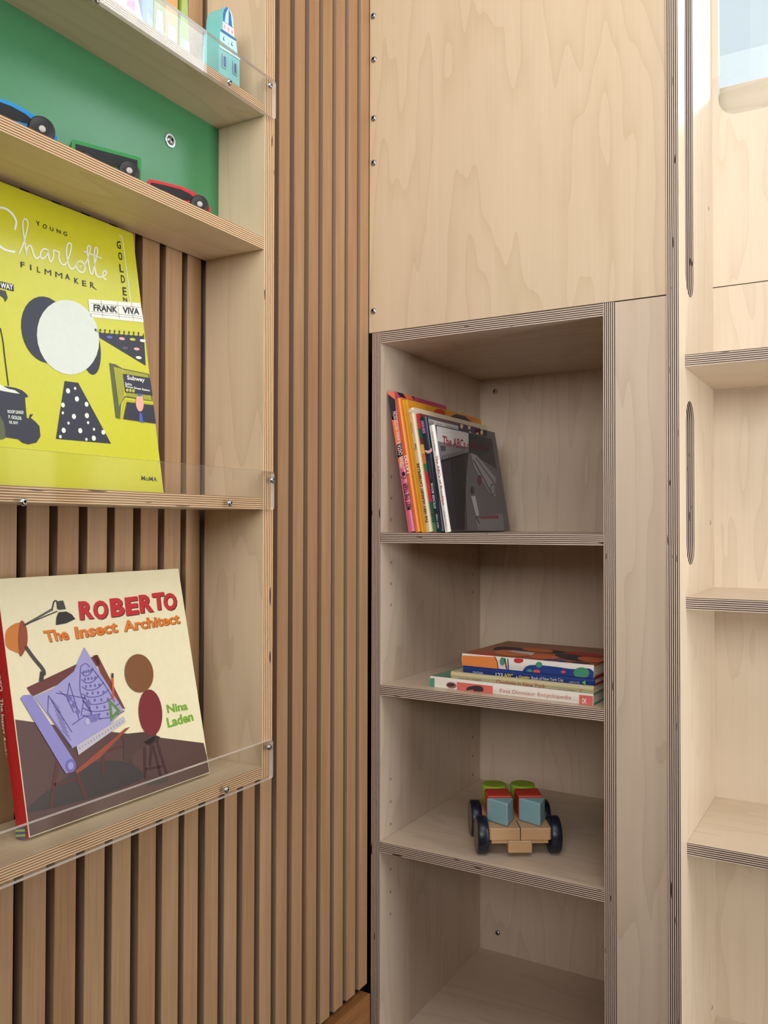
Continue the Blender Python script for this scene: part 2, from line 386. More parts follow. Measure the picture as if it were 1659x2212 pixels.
for yy in (1.5435, 1.953):
    for zz in (.1036, .0594, .0152, -.074, -.118, -.162, -.521, -.567, -.613, -.706, -.752, -.797):
        o = ph if first else ph.copy()
        if not first: C.objects.link(o)
        first = False; o.parent = lp; o.location = Vector((XL1-.0002, yy, H+zz))-WLOC[cab.name]
wp = thing('wall_panel', 'large birch plywood panel above the corner cabinet, steel screws down its left edge', 'panel', (-.61, Y0, H+ZT))
pp = board('sheet', wp, (-.9085, Y0, H+ZT+.0006), (-.3145, Y0+TB, H+1.45), 1, 2)
for px in ((807, 35), (808, 129), (807.5, 256), (807.5, 352), (807, 672)):
    r = ray(*px); p = EYE + r*(Y0/r.y)
    bolt('screw', wp, (p.x, Y0, p.z), (0, -1, 0), .0064, .0046)
fl = board('filler_panel', None, (XR1+.0004, Y0, 0), (-.3145, Y0+TB, H+ZT-.0012), 1, 2, fm=FB)
tag(fl, 'tall narrow plain birch plywood strip right of the corner cabinet', 'panel')

# ------------------------------------------------------------------ open bookcase on the right
bc = thing('open_bookcase', 'pale birch bookcase with slotted side panel, right of the corner cabinet', 'bookcase', (.15, 1.66, 0))
CX0, CX1, CY0, CY1, CR = -.3142, -.2937, 1.494, 1.837, .62
def slot(y0, y1, z0, z1): return rrect(y0, z0, y1, z1, (y1-y0)/2-.0005, 10)
board('side_panel', bc, (CX0, CY0, 0), (CX1, CY1, H+1.75), 0, 2, fm=BIRCH_C,
      holes=[slot(1.552, 1.626, H+.411, H+1.35), slot(1.552, 1.626, H-.0665, H+.2245)])
board('side_panel', bc, (CR, CY0+.27, 0), (CR+TB, CY1, H+1.75), 0, 2, fm=BIRCH_C)
cut = rrect(-.2815, H+.8346, CR-.02, H+1.70, .036, 8)
board('upper_back_panel', bc, (CX0, CY1, H+.4885), (CR+TB, CY1+.016, H+1.75), 1, 2, fm=BIRCH_C, holes=[cut])
board('lower_back_panel', bc, (CX0, CY1, 0), (CR+TB, CY1+.016, H+.4870), 1, 2, fm=BIRCH_C)
for z in (.300, -.121, -.5425, -.980):
    board('shelf', bc, (CX1, 1.545, H+z-.0213), (CR, CY1, H+z), 2, 0, fm=BIRCH_C)
bolt('screw', bc, (CX1, 1.787, H+.634), (1, 0, 0), .0050, .0012)
bolt('screw', bc, (CX1, 1.790, H+.0095), (1, 0, 0), .0050, .0012)
bolt('screw', bc, (CX1, 1.785, H-.938), (1, 0, 0), .0050, .0012)
pr = board('parapet_board', None, (-.40, 1.95, 0), (1.1, 1.97, H+.9487), 1, 0, fm=BIRCH_C)
tag(pr, 'birch board standing behind the rounded opening of the pale bookcase', 'panel')

# ------------------------------------------------------------------ printed faces
class Face:
    """a flat face of a thing; pixels of the photograph are traced back onto it to lay out its print"""
    def __init__(s, mw, o, u, v, off=.00025):
        s.mw = mw; s.o = Vector(o); s.u = Vector(u); s.v = Vector(v); s.n = s.u.cross(s.v)
        R = mw.to_3x3(); s.wo = mw @ s.o; s.wu = R @ s.u; s.wv = R @ s.v; s.wn = R @ s.n; s.h = off; s.lim = None
    def px(s, p):
        r = ray(*p); t = (s.wo-EYE).dot(s.wn)/r.dot(s.wn); d = EYE+r*t-s.wo
        return (d.dot(s.wu), d.dot(s.wv))
    def loc(s, q, k): return s.o+s.u*q[0]+s.v*q[1]+s.n*(s.h+k*.00016)
def clip(poly, lim):
    for ax, val, sg in ((0, lim[0], 1), (0, lim[2], -1), (1, lim[1], 1), (1, lim[3], -1)):
        out = []
        for i in range(len(poly)):
            a, b = poly[i], poly[(i+1) % len(poly)]
            ia, ib = (a[ax]-val)*sg >= 0, (b[ax]-val)*sg >= 0
            if ia: out.append(a)
            if ia != ib:
                t = (val-a[ax])/(b[ax]-a[ax]); out.append((a[0]+(b[0]-a[0])*t, a[1]+(b[1]-a[1])*t))
        poly = out
        if not poly: break
    return poly
def smooth(pts, closed=False, n=6):
    out = []; L = len(pts)
    rng = range(L) if closed else range(L-1)
    g = lambda i: pts[i % L] if closed else pts[max(0, min(L-1, i))]
    for i in rng:
        p0, p1, p2, p3 = g(i-1), g(i), g(i+1), g(i+2)
        for k in range(n):
            t = k/n
            out.append(tuple(.5*(2*p1[a]+(p2[a]-p0[a])*t+(2*p0[a]-5*p1[a]+4*p2[a]-p3[a])*t*t+(3*p1[a]-p0[a]-3*p2[a]+p3[a])*t**3) for a in (0, 1)))
    if not closed: out.append(pts[-1])
    return out
class Print:
    def __init__(s, face, conv=None, split=False): s.F = face; s.M = MB(); s.c = conv or (lambda p: p); s.split = split; s.L = []
    def T(s, pts): return [s.F.px(s.c(p)) for p in pts]
    def uvpoly(s, q, col, k):
        if s.F.lim: q = clip(q, s.F.lim)
        if len(q) < 3: return
        if sum(q[i][0]*q[(i+1) % len(q)][1]-q[(i+1) % len(q)][0]*q[i][1] for i in range(len(q))) < 0: q = q[::-1]
        s.M.face([s.F.loc(x, k) for x in q], P(col, .42, name='print'))
    def poly(s, pts, col, k=0, sm=False):
        if sm: pts = smooth(pts, True)
        s.uvpoly(s.T(pts), col, k)
    def circ(s, c, rx, ry, col, k=0, rot=0, n=28):
        a = math.radians(rot)
        s.poly([(c[0]+rx*math.cos(2*PI*i/n)*math.cos(a)-ry*math.sin(2*PI*i/n)*math.sin(a), c[1]+rx*math.cos(2*PI*i/n)*math.sin(a)+ry*math.sin(2*PI*i/n)*math.cos(a)) for i in range(n)], col, k)
    def line(s, pts, wd, col, k=0, sm=True, taper=None):
        if sm and len(pts) > 2: pts = smooth(pts)
        L, Rr = [], []
        for i, p in enumerate(pts):
            a = pts[max(0, i-1)]; b = pts[min(len(pts)-1, i+1)]
            d = math.hypot(b[0]-a[0], b[1]-a[1]) or 1
            n = (-(b[1]-a[1])/d, (b[0]-a[0])/d)
            ww = wd if taper is None else wd+(taper-wd)*i/(len(pts)-1)
            L.append((p[0]+n[0]*ww/2, p[1]+n[1]*ww/2)); Rr.append((p[0]-n[0]*ww/2, p[1]-n[1]*ww/2))
        L, Rr = s.T(L), s.T(Rr)
        for i in range(len(pts)-1): s.uvpoly([L[i], L[i+1], Rr[i+1], Rr[i]], col, k)
    def text(s, body, p0, p1, p2, col, k=0, bold=0.0, shear=0):
        """body fitted so its box has corner p0 (start, baseline), p1 (end, baseline), p2 (start, top)"""
        vv, ff = glyphs(body, bold, shear)
        if not vv: return
        x0 = min(v[0] for v in vv); x1 = max(v[0] for v in vv); y0 = min(v[1] for v in vv); y1 = max(v[1] for v in vv)
        A, B, D = s.T([p0, p1, p2])
        keep = s.M
        if s.split: s.M = MB(); s.L.append(s.M)
        for f in ff:
            q = []
            for i in f:
                a = (vv[i][0]-x0)/(x1-x0); b = (vv[i][1]-y0)/(y1-y0)
                q.append((A[0]+(B[0]-A[0])*a+(D[0]-A[0])*b, A[1]+(B[1]-A[1])*a+(D[1]-A[1])*b))
            s.uvpoly(q, col, k)
        s.M = keep
    def done(s, name, parent):
        for l in s.L:
            if l.f: l.build('spine_lettering', parent, weld=False, shift=False)
        return s.M.build(name, parent, weld=False, shift=False) if s.M.f else None
GC = {}
def glyphs(body, bold, shear):
    key = (body, bold, shear)
    if key not in GC:
        c = bpy.data.curves.new('lettering', 'FONT'); c.body = body; c.offset = bold; c.shear = shear; c.resolution_u = 3
        o = bpy.data.objects.new('lettering', c); C.objects.link(o)
        dg = bpy.context.evaluated_depsgraph_get(); me = bpy.data.meshes.new_from_object(o.evaluated_get(dg))
        GC[key] = ([tuple(v.co[:2]) for v in me.vertices], [tuple(p.vertices) for p in me.polygons])
        bpy.data.objects.remove(o); bpy.data.curves.remove(c); bpy.data.meshes.remove(me)
    return GC[key]
def conv(sx, ox, oy): return lambda p: (p[0]/sx+ox, p[1]/sx+oy)

PAGE = P((232, 226, 210), .7, name='page_edges')
def book(name, label, loc, rot, t, h, wd, front, spine=None, back=None, group=None, cov=.0022, hard=True):
    """x = thickness (front cover on +x), y = away from the spine, z = up"""
    b = thing(name, label, 'book', loc, rot, group)
    fm, sm, bm_ = P(front, .33, name='cover'), P(spine or front, .33, name='cover'), P(back or front, .33, name='cover')
    M = MB()
    M.box((0, .0, 0), (cov, wd, h), bm_); M.box((t-cov, .0, 0), (t, wd, h), fm)
    if hard and t > .009:
        n = 5; pts = [(cov*.9+(t-cov*1.8)*i/n, -.0016*math.sin(PI*i/n)) for i in range(n+1)]
        poly = [(0, .0004), (0, -.0002)]+[(x, y-.0004) for x, y in pts]+[(t, -.0002), (t, .0004), (t-cov, .003), (cov, .003)]
        M.prism(poly, 0, h, 2, sm)
    else: M.box((0, -.0006, 0), (t, .0012, h), sm)
    M.build('cover', b, weld=False, shift=False, bevel=.0004)
    i = .003 if hard else .0005
    M = MB(); M.box((cov, .002, i), (t-cov, wd-i, h-i), PAGE); M.build('pages', b, shift=False)
    b.matrix_world  # placeholder for the evaluated transform
    mw = Matrix.LocRotScale(Vector(loc), b.rotation_euler.to_quaternion(), Vector((1, 1, 1)))
    b_front = Face(mw, (t, 0, 0), (0, 1, 0), (0, 0, 1)); b_front.lim = (0, 0, wd, h)
    b_spine = Face(mw, (0, -.0022 if hard else -.0006, 0), (1, 0, 0), (0, 0, 1)); b_spine.lim = (0, 0, t, h)
    return b, b_front, b_spine, mw

# ---- the yellow book, on the third shelf of the rack
a = math.radians(9.7); t = .012
yl, FF, FS, _ = book('picture_book', 'large yellow picture book with a dark polka-dot print, on the middle display shelf', (-.8315-t*math.cos(a), .553, H+SHZ[3]+.0002), (0, -a, 0), t, .3650, .290, (208, 207, 44), hard=False)
INK = (40, 42, 62); CREAM = (232, 240, 226); OLIVE = (88, 96, 62); YEL = (208, 207, 44); BLK = (24, 24, 26)
p = Print(FF, conv(5.027, 0, 400))
WHT = (246, 248, 240)
for st in ([(-40, 262), (0, 246), (60, 258), (120, 302), (162, 365), (174, 415), (158, 485)], [(-40, 630), (20, 682), (80, 712), (165, 728)]): p.line(st, 24, WHT, 1)
for st in ([(205, 745), (235, 680), (265, 590), (290, 490), (300, 420), (288, 378), (262, 370), (246, 410), (250, 500), (265, 600), (287, 762)],
           [(285, 740), (292, 690), (312, 658), (335, 665), (352, 720), (375, 780), (405, 795), (435, 765)],
           [(522, 706), (480, 692), (446, 720), (436, 765), (455, 798), (498, 772), (524, 718)], [(524, 712), (526, 780), (546, 832), (570, 802), (580, 750), (574, 704)],
           [(574, 704), (606, 716), (640, 732), (636, 780), (650, 830), (682, 866), (716, 850), (745, 780), (768, 700), (770, 645), (748, 630), (726, 660), (720, 740), (735, 840), (760, 900), (790, 910), (822, 872), (840, 842)],
           [(870, 822), (836, 842), (826, 890), (860, 938), (904, 945), (920, 900), (902, 846), (870, 822)],
           [(912, 880), (948, 800), (974, 712), (976, 668), (957, 660), (945, 700), (955, 820), (976, 940), (1000, 965), (1016, 900), (1040, 800), (1056, 722), (1050, 684), (1030, 686), (1022, 760), (1026, 880), (1042, 970), (1076, 1000), (1112, 992), (1142, 974), (1150, 942), (1132, 930), (1116, 960), (1122, 1000), (1152, 1032)]):
    p.line(st, 15, WHT, 1)
p.line([(910, 720), (1104, 796)], 13, WHT, 1); p.circ((873, 882), 8, 9, WHT, 1)
p.text('Y', (394, 438), (438, 450), (384, 386), BLK, 1, .01); p.text('O', (462, 470), (506, 478), (464, 420), BLK, 1, .012); p.text('U', (543, 492), (580, 506), (540, 450), BLK, 1, .012); p.text('N', (617, 516), (660, 530), (612, 474), BLK, 1, .012); p.text('G', (688, 546), (728, 556), (686, 500), BLK, 1, .012)
for ch, x, y, wd_ in (('F', 222, 892, 46), ('I', 326, 924, 14), ('L', 402, 946, 34), ('M', 484, 970, 72), ('M', 600, 1000, 76), ('A', 706, 1020, 52), ('K', 806, 1066, 48), ('E', 892, 1094, 44), ('R', 978, 1112, 44)):
    p.text(ch, (x, y), (x+wd_, y+wd_*.22), (x-2, y-62), BLK, 1, .0 if ch == 'M' else .015)
p.line([(1006, 1100), (1030, 1126), (1048, 1136)], 7, BLK, 1)
for ch, x, y, hh in (('G', 1272, 690, 92), ('O', 1288, 812, 92), ('L', 1300, 945, 94), ('D', 1316, 1060, 90), ('E', 1334, 1196, 96), ('N', 1340, 1262, 52)):
    p.text(ch, (x, y), (x+42, y+6), (x-8, y-hh+6), BLK, 1, .02)
p.line([(1290, 545), (1322, 578), (1342, 690), (1372, 930), (1398, 1130), (1420, 1275)], 8, WHT, 1)
p.poly([(954, 1238), (1520, 1282), (1560, 1492), (976, 1432)], WHT, 2)
for l_ in ([(968, 1282), (1540, 1330)], [(980, 1372), (1550, 1430)], [(982, 1396), (1550, 1452)], [(1094, 1250), (1114, 1442)], [(1268, 1264), (1294, 1458)], [(1425, 1276), (1446, 1474)]): p.line(l_, 3, (70, 70, 74), 3)
p.text('FRANK', (1012, 1366), (1272, 1388), (1010, 1294), BLK, 4, .03); p.text('VIVA', (1330, 1394), (1510, 1410), (1326, 1322), BLK, 4, .03)
# awning with scalloped edge and lamps
p.poly([(1030, 1590), (1560, 1610), (1580, 1960), (1050, 1640)], INK, 1)
for i in range(10): p.circ((1058+i*52, 1580+i*4.2), 27, 22, YEL, 2)
for i in range(10): p.circ((1032+i*52, 1573+i*4.2), 9, 16, INK, 3)
for c_, x, y in (((90, 110, 190), 1186, 1652), ((238, 180, 176), 1320, 1668), ((200, 204, 60), 1436, 1676), (WHT, 1545, 1690), ((90, 92, 84), 1356, 1770), ((238, 180, 176), 1480, 1780), (WHT, 1502, 1874)): p.circ((x, y), 32, 15, c_, 3, 8)
# WAY street sign and lamp post
p.poly([(-40, 1035), (145, 1078), (148, 1155), (-40, 1105)], BLK, 1)
p.text('WAY', (2, 1118), (140, 1140), (0, 1056), WHT, 2, .03)
p.poly([(-20, 1130), (60, 1150), (82, 1226), (52, 1272), (38, 1228), (-20, 1190)], (60, 62, 60), 1)
p.c = conv(4.484, 0, 760)
p.line([(0, -230), (25, -110), (45, 60), (80, 330)], 12, BLK, 1)
p.poly([(-40, 330), (60, 335), (150, 350), (210, 372), (245, 400), (272, 430), (250, 446), (240, 440), (244, 490), (250, 560), (258, 640), (276, 648), (288, 606), (320, 604), (296, 640), (340, 676), (380, 720), (390, 820), (350, 880), (270, 898), (210, 880), (176, 848), (60, 830), (-40, 815)], INK, 1)
p.poly([(-40, 320), (0, 318), (30, 335), (80, 360), (140, 372), (190, 408), (120, 398), (40, 384), (-40, 366)], CREAM, 2)
p.poly([(-40, 600), (0, 625), (30, 680), (48, 760), (46, 840), (10, 852), (-40, 845)], OLIVE, 2)
p.text('ROOF LEAKS?', (72, 594), (226, 604), (70, 562), CREAM, 2, .03)
p.text('F. GOLDS', (82, 646), (206, 662), (78, 612), CREAM, 2, .03)
p.text('DE. BOY', (88, 696), (176, 704), (84, 668), CREAM, 2, .03)
# subway entrance
p.poly([(1056, 108), (1120, 122), (1182, 160), (1440, 214), (1470, 480), (1210, 440), (1172, 500), (1160, 652), (1118, 640)], OLIVE, 1)
p.poly([(1096, 146), (1180, 170), (1430, 222), (1468, 476), (1240, 432), (1200, 430), (1146, 530)], YEL, 2)
for i in range(7): p.line([(1100+i*13, 150+i*4), (1146+i*8, 520-i*16)], 4, OLIVE, 3)
for i in range(24): p.line([(1192+i*11, 172+i*2.3), (1222+i*11, 434+i*2.0)], 4, OLIVE, 3)
p.poly([(1186, 214), (1450, 256), (1474, 426), (1206, 394)], INK, 4)
p.text('Subway', (1228, 282), (1398, 306), (1224, 228), WHT, 5, .02)
p.text('SoHo', (1206, 322), (1272, 332), (1206, 296), WHT, 5, .02); p.text('Prince Street Station', (1212, 346), (1446, 386), (1210, 324), WHT, 5, .02)
for i in range(3): p.circ((1227+i*30, 372+i*4), 13, 16, (190, 190, 70), 5)
p.poly([(1226, 486), (1500, 520), (1530, 700), (1190, 652)], INK, 4)
p.line([(1214, 462), (1170, 652)], 10, YEL, 3); p.line([(1214, 462), (1480, 500)], 10, YEL, 3)
p.circ((1348, 496), 38, 84, (240, 178, 160), 5, -4); p.poly([(1346, 590), (1366, 596), (1386, 690), (1344, 676)], (70, 96, 190), 5)
p.circ((1346, 420), 22, 14, (80, 104, 180), 6)
p.text('MoMA', (1368, 1244), (1520, 1258), (1366, 1200), BLK, 1, .004)
# plain stand-in for the cover figure: overlapping discs over a dotted triangle
p.c = conv(3.0725, 0, 400)
p.circ((300, 960), 158, 224, INK, 1, -12); p.circ((600, 1080), 66, 180, INK, 1, -6)
p.circ((450, 1010), 205, 250, (222, 230, 222), 2, -12)
p.poly([(428, 1300), (518, 1312), (736, 1716), (370, 1684)], INK, 1)
for x, y, r_ in ((449, 1366, 14), (496, 1350, 8), (508, 1420, 14), (415, 1460, 13), (572, 1455, 13), (414, 1512, 8), (488, 1536, 14), (574, 1530, 14), (452, 1580, 8), (582, 1577, 8), (420, 1628, 14), (530, 1630, 14), (621, 1621, 8), (683, 1641, 13), (398, 1670, 9), (571, 1688, 8), (620, 1680, 14)):
    p.circ((x, y), r_*.95, r_*1.25, WHT, 3, -10)
p.done('cover_print', yl)

# ---- the cream book, on the lowest shelf of the rack
a = math.radians(12.3); t = .0195
rb, FF, FS, _ = book('picture_book', 'cream and brown picture book with a red spine, leaning on the lowest display shelf', (-.8262-t*math.cos(a), .6335, H+SHZ[4]+.0002), (0, -a, math.radians(-.4)), t, .2935, .2955, (240, 232, 196), (190, 30, 38))
p = Print(FF, conv(2.592, 0, 1200))
FF.lim = (.0015, .001, .2945, .2925)
p.poly([(-20, 900), (60, 915), (400, 962), (720, 998), (1140, 1050), (1190, 1260), (100, 1640)], (86, 58, 56), 0)
p.poly([(150, 1432), (330, 1270), (520, 1160), (720, 1160), (800, 1240), (650, 1310), (430, 1380)], (56, 50, 52), 1, True)
p.circ((880, 1262), 70, 22, (56, 50, 52), 1, -12)
RED = (198, 28, 40)
for ch, x, y, wd_, hh in (('R', 446, 362, 80, 104), ('O', 526, 362, 82, 106), ('B', 622, 346, 76, 104), ('E', 706, 338, 70, 102), ('R', 784, 324, 76, 102), ('T', 858, 310, 66, 98), ('O', 920, 312, 72, 98)):
    p.text(ch, (x+5, y+4), (x+wd_+5, y-6), (x-5, y-hh+4), (60, 10, 16), 1, .05)
    p.text(ch, (x, y), (x+wd_, y-10), (x-10, y-hh), RED, 2, .05)
for ws, p0, p1, p2 in (('The', (258, 488), (388, 470), (238, 422)), ('Insect', (424, 468), (660, 430), (414, 400)), ('Architect', (694, 428), (1008, 380), (684, 366))):
    p.text(ws, (p0[0]+4, p0[1]+3), (p1[0]+4, p1[1]+3), (p2[0]+4, p2[1]+3), (120, 54, 10), 1, .03)
    p.text(ws, p0, p1, p2, (226, 122, 32), 2, .03)
GRN = (116, 172, 40)
p.text('Nina', (938, 884), (1052, 864), (930, 836), GRN, 1, .03); p.text('Laden', (940, 966), (1084, 926), (930, 910), GRN, 1, .03)
# desk lamp and hard hat
p.line([(120, 400), (290, 302)], 12, (90, 86, 88), 1, False); p.line([(130, 392), (320, 312)], 6, (40, 36, 38), 2, False)
p.line([(290, 310), (300, 262), (316, 256), (322, 300)], 7, (50, 46, 48), 2)
p.poly([(322, 256), (352, 252), (368, 300), (326, 306)], (60, 58, 60), 2); p.poly([(326, 318), (370, 314), (400, 330), (420, 356), (368, 380), (312, 390), (314, 350)], (30, 26, 28), 3)
p.poly([(28, 470), (36, 420), (70, 388), (112, 376), (134, 400), (128, 540), (70, 535), (36, 510)], (206, 120, 34), 1, True)
p.poly([(112, 374), (132, 372), (150, 420), (150, 500), (120, 562), (106, 548), (100, 460)], (146, 62, 26), 2, True)
p.line([(140, 508), (186, 572), (240, 640), (244, 672)], 20, (70, 58, 60), 2); p.line([(236, 650), (228, 706)], 24, (52, 44, 46), 3)
# drawing board, trestle, plan
p.poly([(148, 740), (540, 556), (560, 610), (180, 790)], (104, 44, 44), 2); p.poly([(520, 560), (545, 556), (700, 860), (640, 840)], (120, 58, 44), 2)
p.poly([(420, 1205), (700, 968), (726, 960), (560, 1130), (430, 1222)], (150, 70, 48), 3)
for l_, wd_ in (([(322, 1140), (282, 1412)], 20), ([(420, 1200), (478, 1356)], 22), ([(576, 1080), (574, 1226)], 16), ([(680, 1000), (736, 1164)], 18), ([(300, 1286), (432, 1250)], 18), ([(590, 1096), (690, 1066)], 14)): p.line(l_, wd_, (84, 40, 38), 2, False)
p.poly([(190, 790), (300, 740), (410, 650), (440, 580), (470, 514), (560, 660), (690, 868), (600, 960), (480, 1040), (400, 1080)], (162, 158, 214), 4)
p.poly([(112, 800), (130, 782), (176, 780), (220, 850), (420, 1160), (418, 1200), (368, 1222), (346, 1190)], (142, 138, 206), 5)
p.circ((392, 1178), 30, 38, (110, 106, 182), 6); p.circ((392, 1178), 16, 22, (160, 156, 216), 7)
DB = (84, 80, 150)
for i in range(7):
    w_ = 34+i*14; cx, cy = 486+i*15, 640+i*40
    p.line([(cx-w_, cy+14), (cx-w_*.4, cy+34), (cx+w_*.4, cy+24), (cx+w_, cy-10)], 5, DB, 5)
    for j in range(4): p.circ((cx-w_*.6+j*w_*.4, cy+14-j*3), 6, 9, (104, 100, 168), 5)
p.line([(446, 660), (452, 620), (478, 606), (500, 626)], 5, DB, 5); p.line([(446, 660), (450, 780), (520, 900)], 5, DB, 5); p.line([(510, 630), (580, 720), (640, 820)], 5, DB, 5)
for l_ in ([(268, 784), (264, 880), (400, 1076)], [(268, 784), (400, 990)], [(330, 760), (420, 830), (440, 920)], [(384, 714), (372, 800), (410, 880)], [(384, 714), (430, 860)], [(310, 770), (480, 800)], [(470, 790), (510, 880), (450, 900), (470, 790)], [(400, 950), (470, 900), (540, 890), (560, 920)]): p.line(l_, 5, DB, 5, False)
for i in range(9): p.line([(280+i*8, 800+i*22), (330+i*8, 860+i*22)], 3, DB, 5, False)
for x, y in ((386, 800), (410, 838), (432, 876), (492, 830)): p.poly([(x-16, y), (x, y-20), (x+16, y), (x, y+20)], (112, 108, 176), 6)
p.circ((516, 912), 28, 22, (120, 116, 184), 6); p.circ((486, 930), 14, 18, (184, 182, 226), 7)
p.poly([(424, 1066), (690, 900), (700, 930), (436, 1118)], (196, 192, 206), 6)
for i in range(16): p.line([(440+i*16, 1074-i*10), (444+i*16, 1084-i*10)], 2.5, (90, 88, 110), 7, False)
p.poly([(604, 800), (672, 870), (616, 930)], (96, 140, 56), 7); p.poly([(620, 838), (648, 868), (626, 894)], (176, 172, 210), 8)
p.line([(626, 680), (630, 810)], 11, (206, 84, 48), 7, False); p.line([(626, 660), (626, 684)], 11, (40, 34, 34), 8, False)
# stool and a plain stand-in shape for the cover figure
p.poly([(800, 1046), (870, 1006), (894, 1016), (884, 1040), (830, 1062)], (44, 30, 36), 3)
for l_ in ([(808, 1060), (812, 1250)], [(848, 1056), (838, 1180)], [(876, 1036), (932, 1220)], [(856, 1060), (900, 1240)], [(812, 1196), (910, 1180)]): p.line(l_, 14, (64, 30, 36), 2, False)
p.circ((840, 880), 66, 130, (122, 26, 38), 4, -4); p.circ((776, 660), 80, 108, (126, 78, 40), 5, -6)
p.poly([(690, 1000), (880, 980), (860, 1040), (750, 1110), (720, 1150), (690, 1140)], (74, 52, 50), 3)
p.done('cover_print', rb)
FS.lim = (.001, .0005, .0185, .2925)
p = Print(FS, conv(2.592, 0, 1200), True)
p.text('The Insect Architect', (2, 800), (30, 1192), (18, 800), (236, 226, 214), 1, .02); p.text('ROBERTO', (-34, 560), (-2, 760), (-14, 560), (236, 226, 214), 1, .03)
for i in range(6): p.poly([(88, 1520+i*14), (145, 1516+i*14), (145, 1531+i*14), (88, 1535+i*14)], ((58, 92, 168), (176, 200, 70))[i % 2], 2)
p.done('spine_print', rb)

# ---- row of leaning books in the cabinet
a = math.radians(9.6); YSP = 1.525; SB = H-.0117+.0003
XB0 = -.8474*.9776
GB = 'leaning picture books on the top cabinet shelf'
c4 = conv(5.184, 800, 820)
rows = [
 ('tiger', .0152, .2905, .240, (196, 84, 116), (214, 104, 140), 'pink and orange striped spine book, tallest, leaning against the left cabinet side'),
 ('orange', .0112, .277, .362, (226, 148, 36), (232, 130, 54), 'orange book with a white five-letter spine word, second in the leaning row'),
 ('y1', .0052, .2735, .35, (222, 160, 40), (232, 172, 44), 'thin yellow book squeezed behind the orange spine, left of its yellow twin'),
 ('y2', .0068, .2735, .365, (226, 156, 44), (236, 164, 50), 'thin golden yellow book left of the cream spine, wider of the two yellow ones'),
 ('cream', .0128, .2545, .37, (226, 214, 190), (224, 208, 172), 'worn cream book with black capital lettering up its spine, mid leaning row'),
 ('fruit', .0078, .243, .30, (130, 56, 60), (196, 70, 56), 'thin book with a colourful red, green and yellow spine beside the cream one'),
 ('navy', .0175, .234, .345, (92, 90, 96), (24, 44, 66), 'dark navy spine book with a pink mark, directly left of the white spine'),
 ('white', .0128, .2165, .286, (86, 82, 88), (238, 236, 234), 'grey photo cover book with a white spine, front of the leaning row')]
x = XB0
bks = {}
for key, t, h, wd, fr, sp, lab in rows:
    hard = key in ('tiger', 'cream', 'navy', 'white', 'orange')
    bks[key] = book('picture_book', lab, (x, YSP+(.004 if key in ('y1', 'y2', 'fruit') else 0), SB), (0, -a, 0), t, h, wd, fr, sp, group=GB, hard=hard)
    x += t/math.cos(a)+.0007
def spn(key): p = Print(bks[key][2], c4, True); return p
DK = (30, 34, 48)
p = spn('tiger')
p.poly([(195, 165), (275, 222), (300, 460), (245, 450)], DK, 1); p.poly([(190, 150), (200, 120), (300, 115), (290, 240)], (240, 122, 78), 1)
p.poly([(240, 430), (300, 380), (345, 690), (290, 740)], (240, 122, 78), 1); p.poly([(285, 745), (345, 700), (385, 960), (330, 1000)], (240, 122, 78), 1)
p.poly([(290, 740), (345, 700), (365, 850), (310, 880)], DK, 2); p.poly([(310, 850), (365, 840), (380, 960), (340, 985)], (232, 122, 96), 2)
p.text('MEET THE TIGER', (458, 1452), (412, 1152), (408, 1464), DK, 2, .02)
p.text('STEFAN CASTA &', (386, 985), (338, 690), (344, 996), (238, 220, 214), 3, .02); p.text('ANNA VIKTORSSON', (340, 680), (292, 352), (300, 690), (238, 210, 200), 3, .02)
p.circ((373, 1055), 20, 24, DK, 3, -8)
for dx, dy in ((-18, 36), (2, 48), (22, 44), (34, 22)): p.circ((370+dx, 1056+dy), 7, 9, DK, 3)
p.done('spine_print', bks['tiger'][0])
p = Print(bks['tiger'][1], c4)
p.poly([(285, 120), (360, 150), (400, 210), (330, 190)], DK, 1); p.poly([(360, 150), (480, 175), (480, 230), (400, 215)], (240, 122, 78), 1); p.poly([(450, 172), (480, 178), (490, 230)], DK, 2)
p.done('cover_print', bks['tiger'][0])
p = spn('orange'); p.text('LATTJO', (452, 1045), (418, 845), (412, 1050), (250, 240, 226), 2, .04); p.done('spine_print', bks['orange'][0])
p = Print(bks['y2'][1], c4); p.circ((775, 370), 64, 40, (200, 66, 40), 1, 10); p.poly([(880, 420), (960, 385), (1060, 410), (1140, 480), (900, 440)], (70, 66, 74), 1); p.poly([(1050, 380), (1190, 400), (1190, 480), (1060, 450)], (226, 136, 56), 0); p.done('cover_print', bks['y2'][0])
p = spn('cream'); p.text('THE VERY HUNGRY CATERPILLAR', (652, 1600), (548, 930), (622, 1604), (34, 28, 24), 2, .02); p.text('Carle', (520, 784), (512, 714), (498, 788), (34, 28, 24), 2, .01)
p.text('PUFFIN', (478, 598), (462, 478), (460, 604), (120, 100, 84), 2, .0)
p.poly([(415, 345), (500, 335), (505, 360), (420, 372)], (214, 204, 184), 1); p.done('spine_print', bks['cream'][0])
p = spn('fruit')
for i, (y, c_) in enumerate(((420, (206, 40, 50)), (520, (200, 60, 50)), (600, (40, 90, 56)), (690, (130, 34, 40)), (780, (228, 180, 60)), (880, (214, 120, 60)), (980, (60, 120, 60)), (1080, (206, 40, 50)), (1200, (214, 50, 56)), (1310, (206, 40, 60)), (1420, (36, 96, 76)), (1540, (30, 90, 66)), (1640, (70, 130, 80)))):
    x_ = 512+(y-400)*.157; p.poly([(x_-40, y-50), (x_+60, y-55), (x_+75, y+60), (x_-20, y+64)], c_, 1+i % 3)
p.done('spine_print', bks['fruit'][0])
p = spn('navy')
p.text('SERIES', (566, 462), (590, 604), (596, 458), (196, 130, 196), 2, .03);
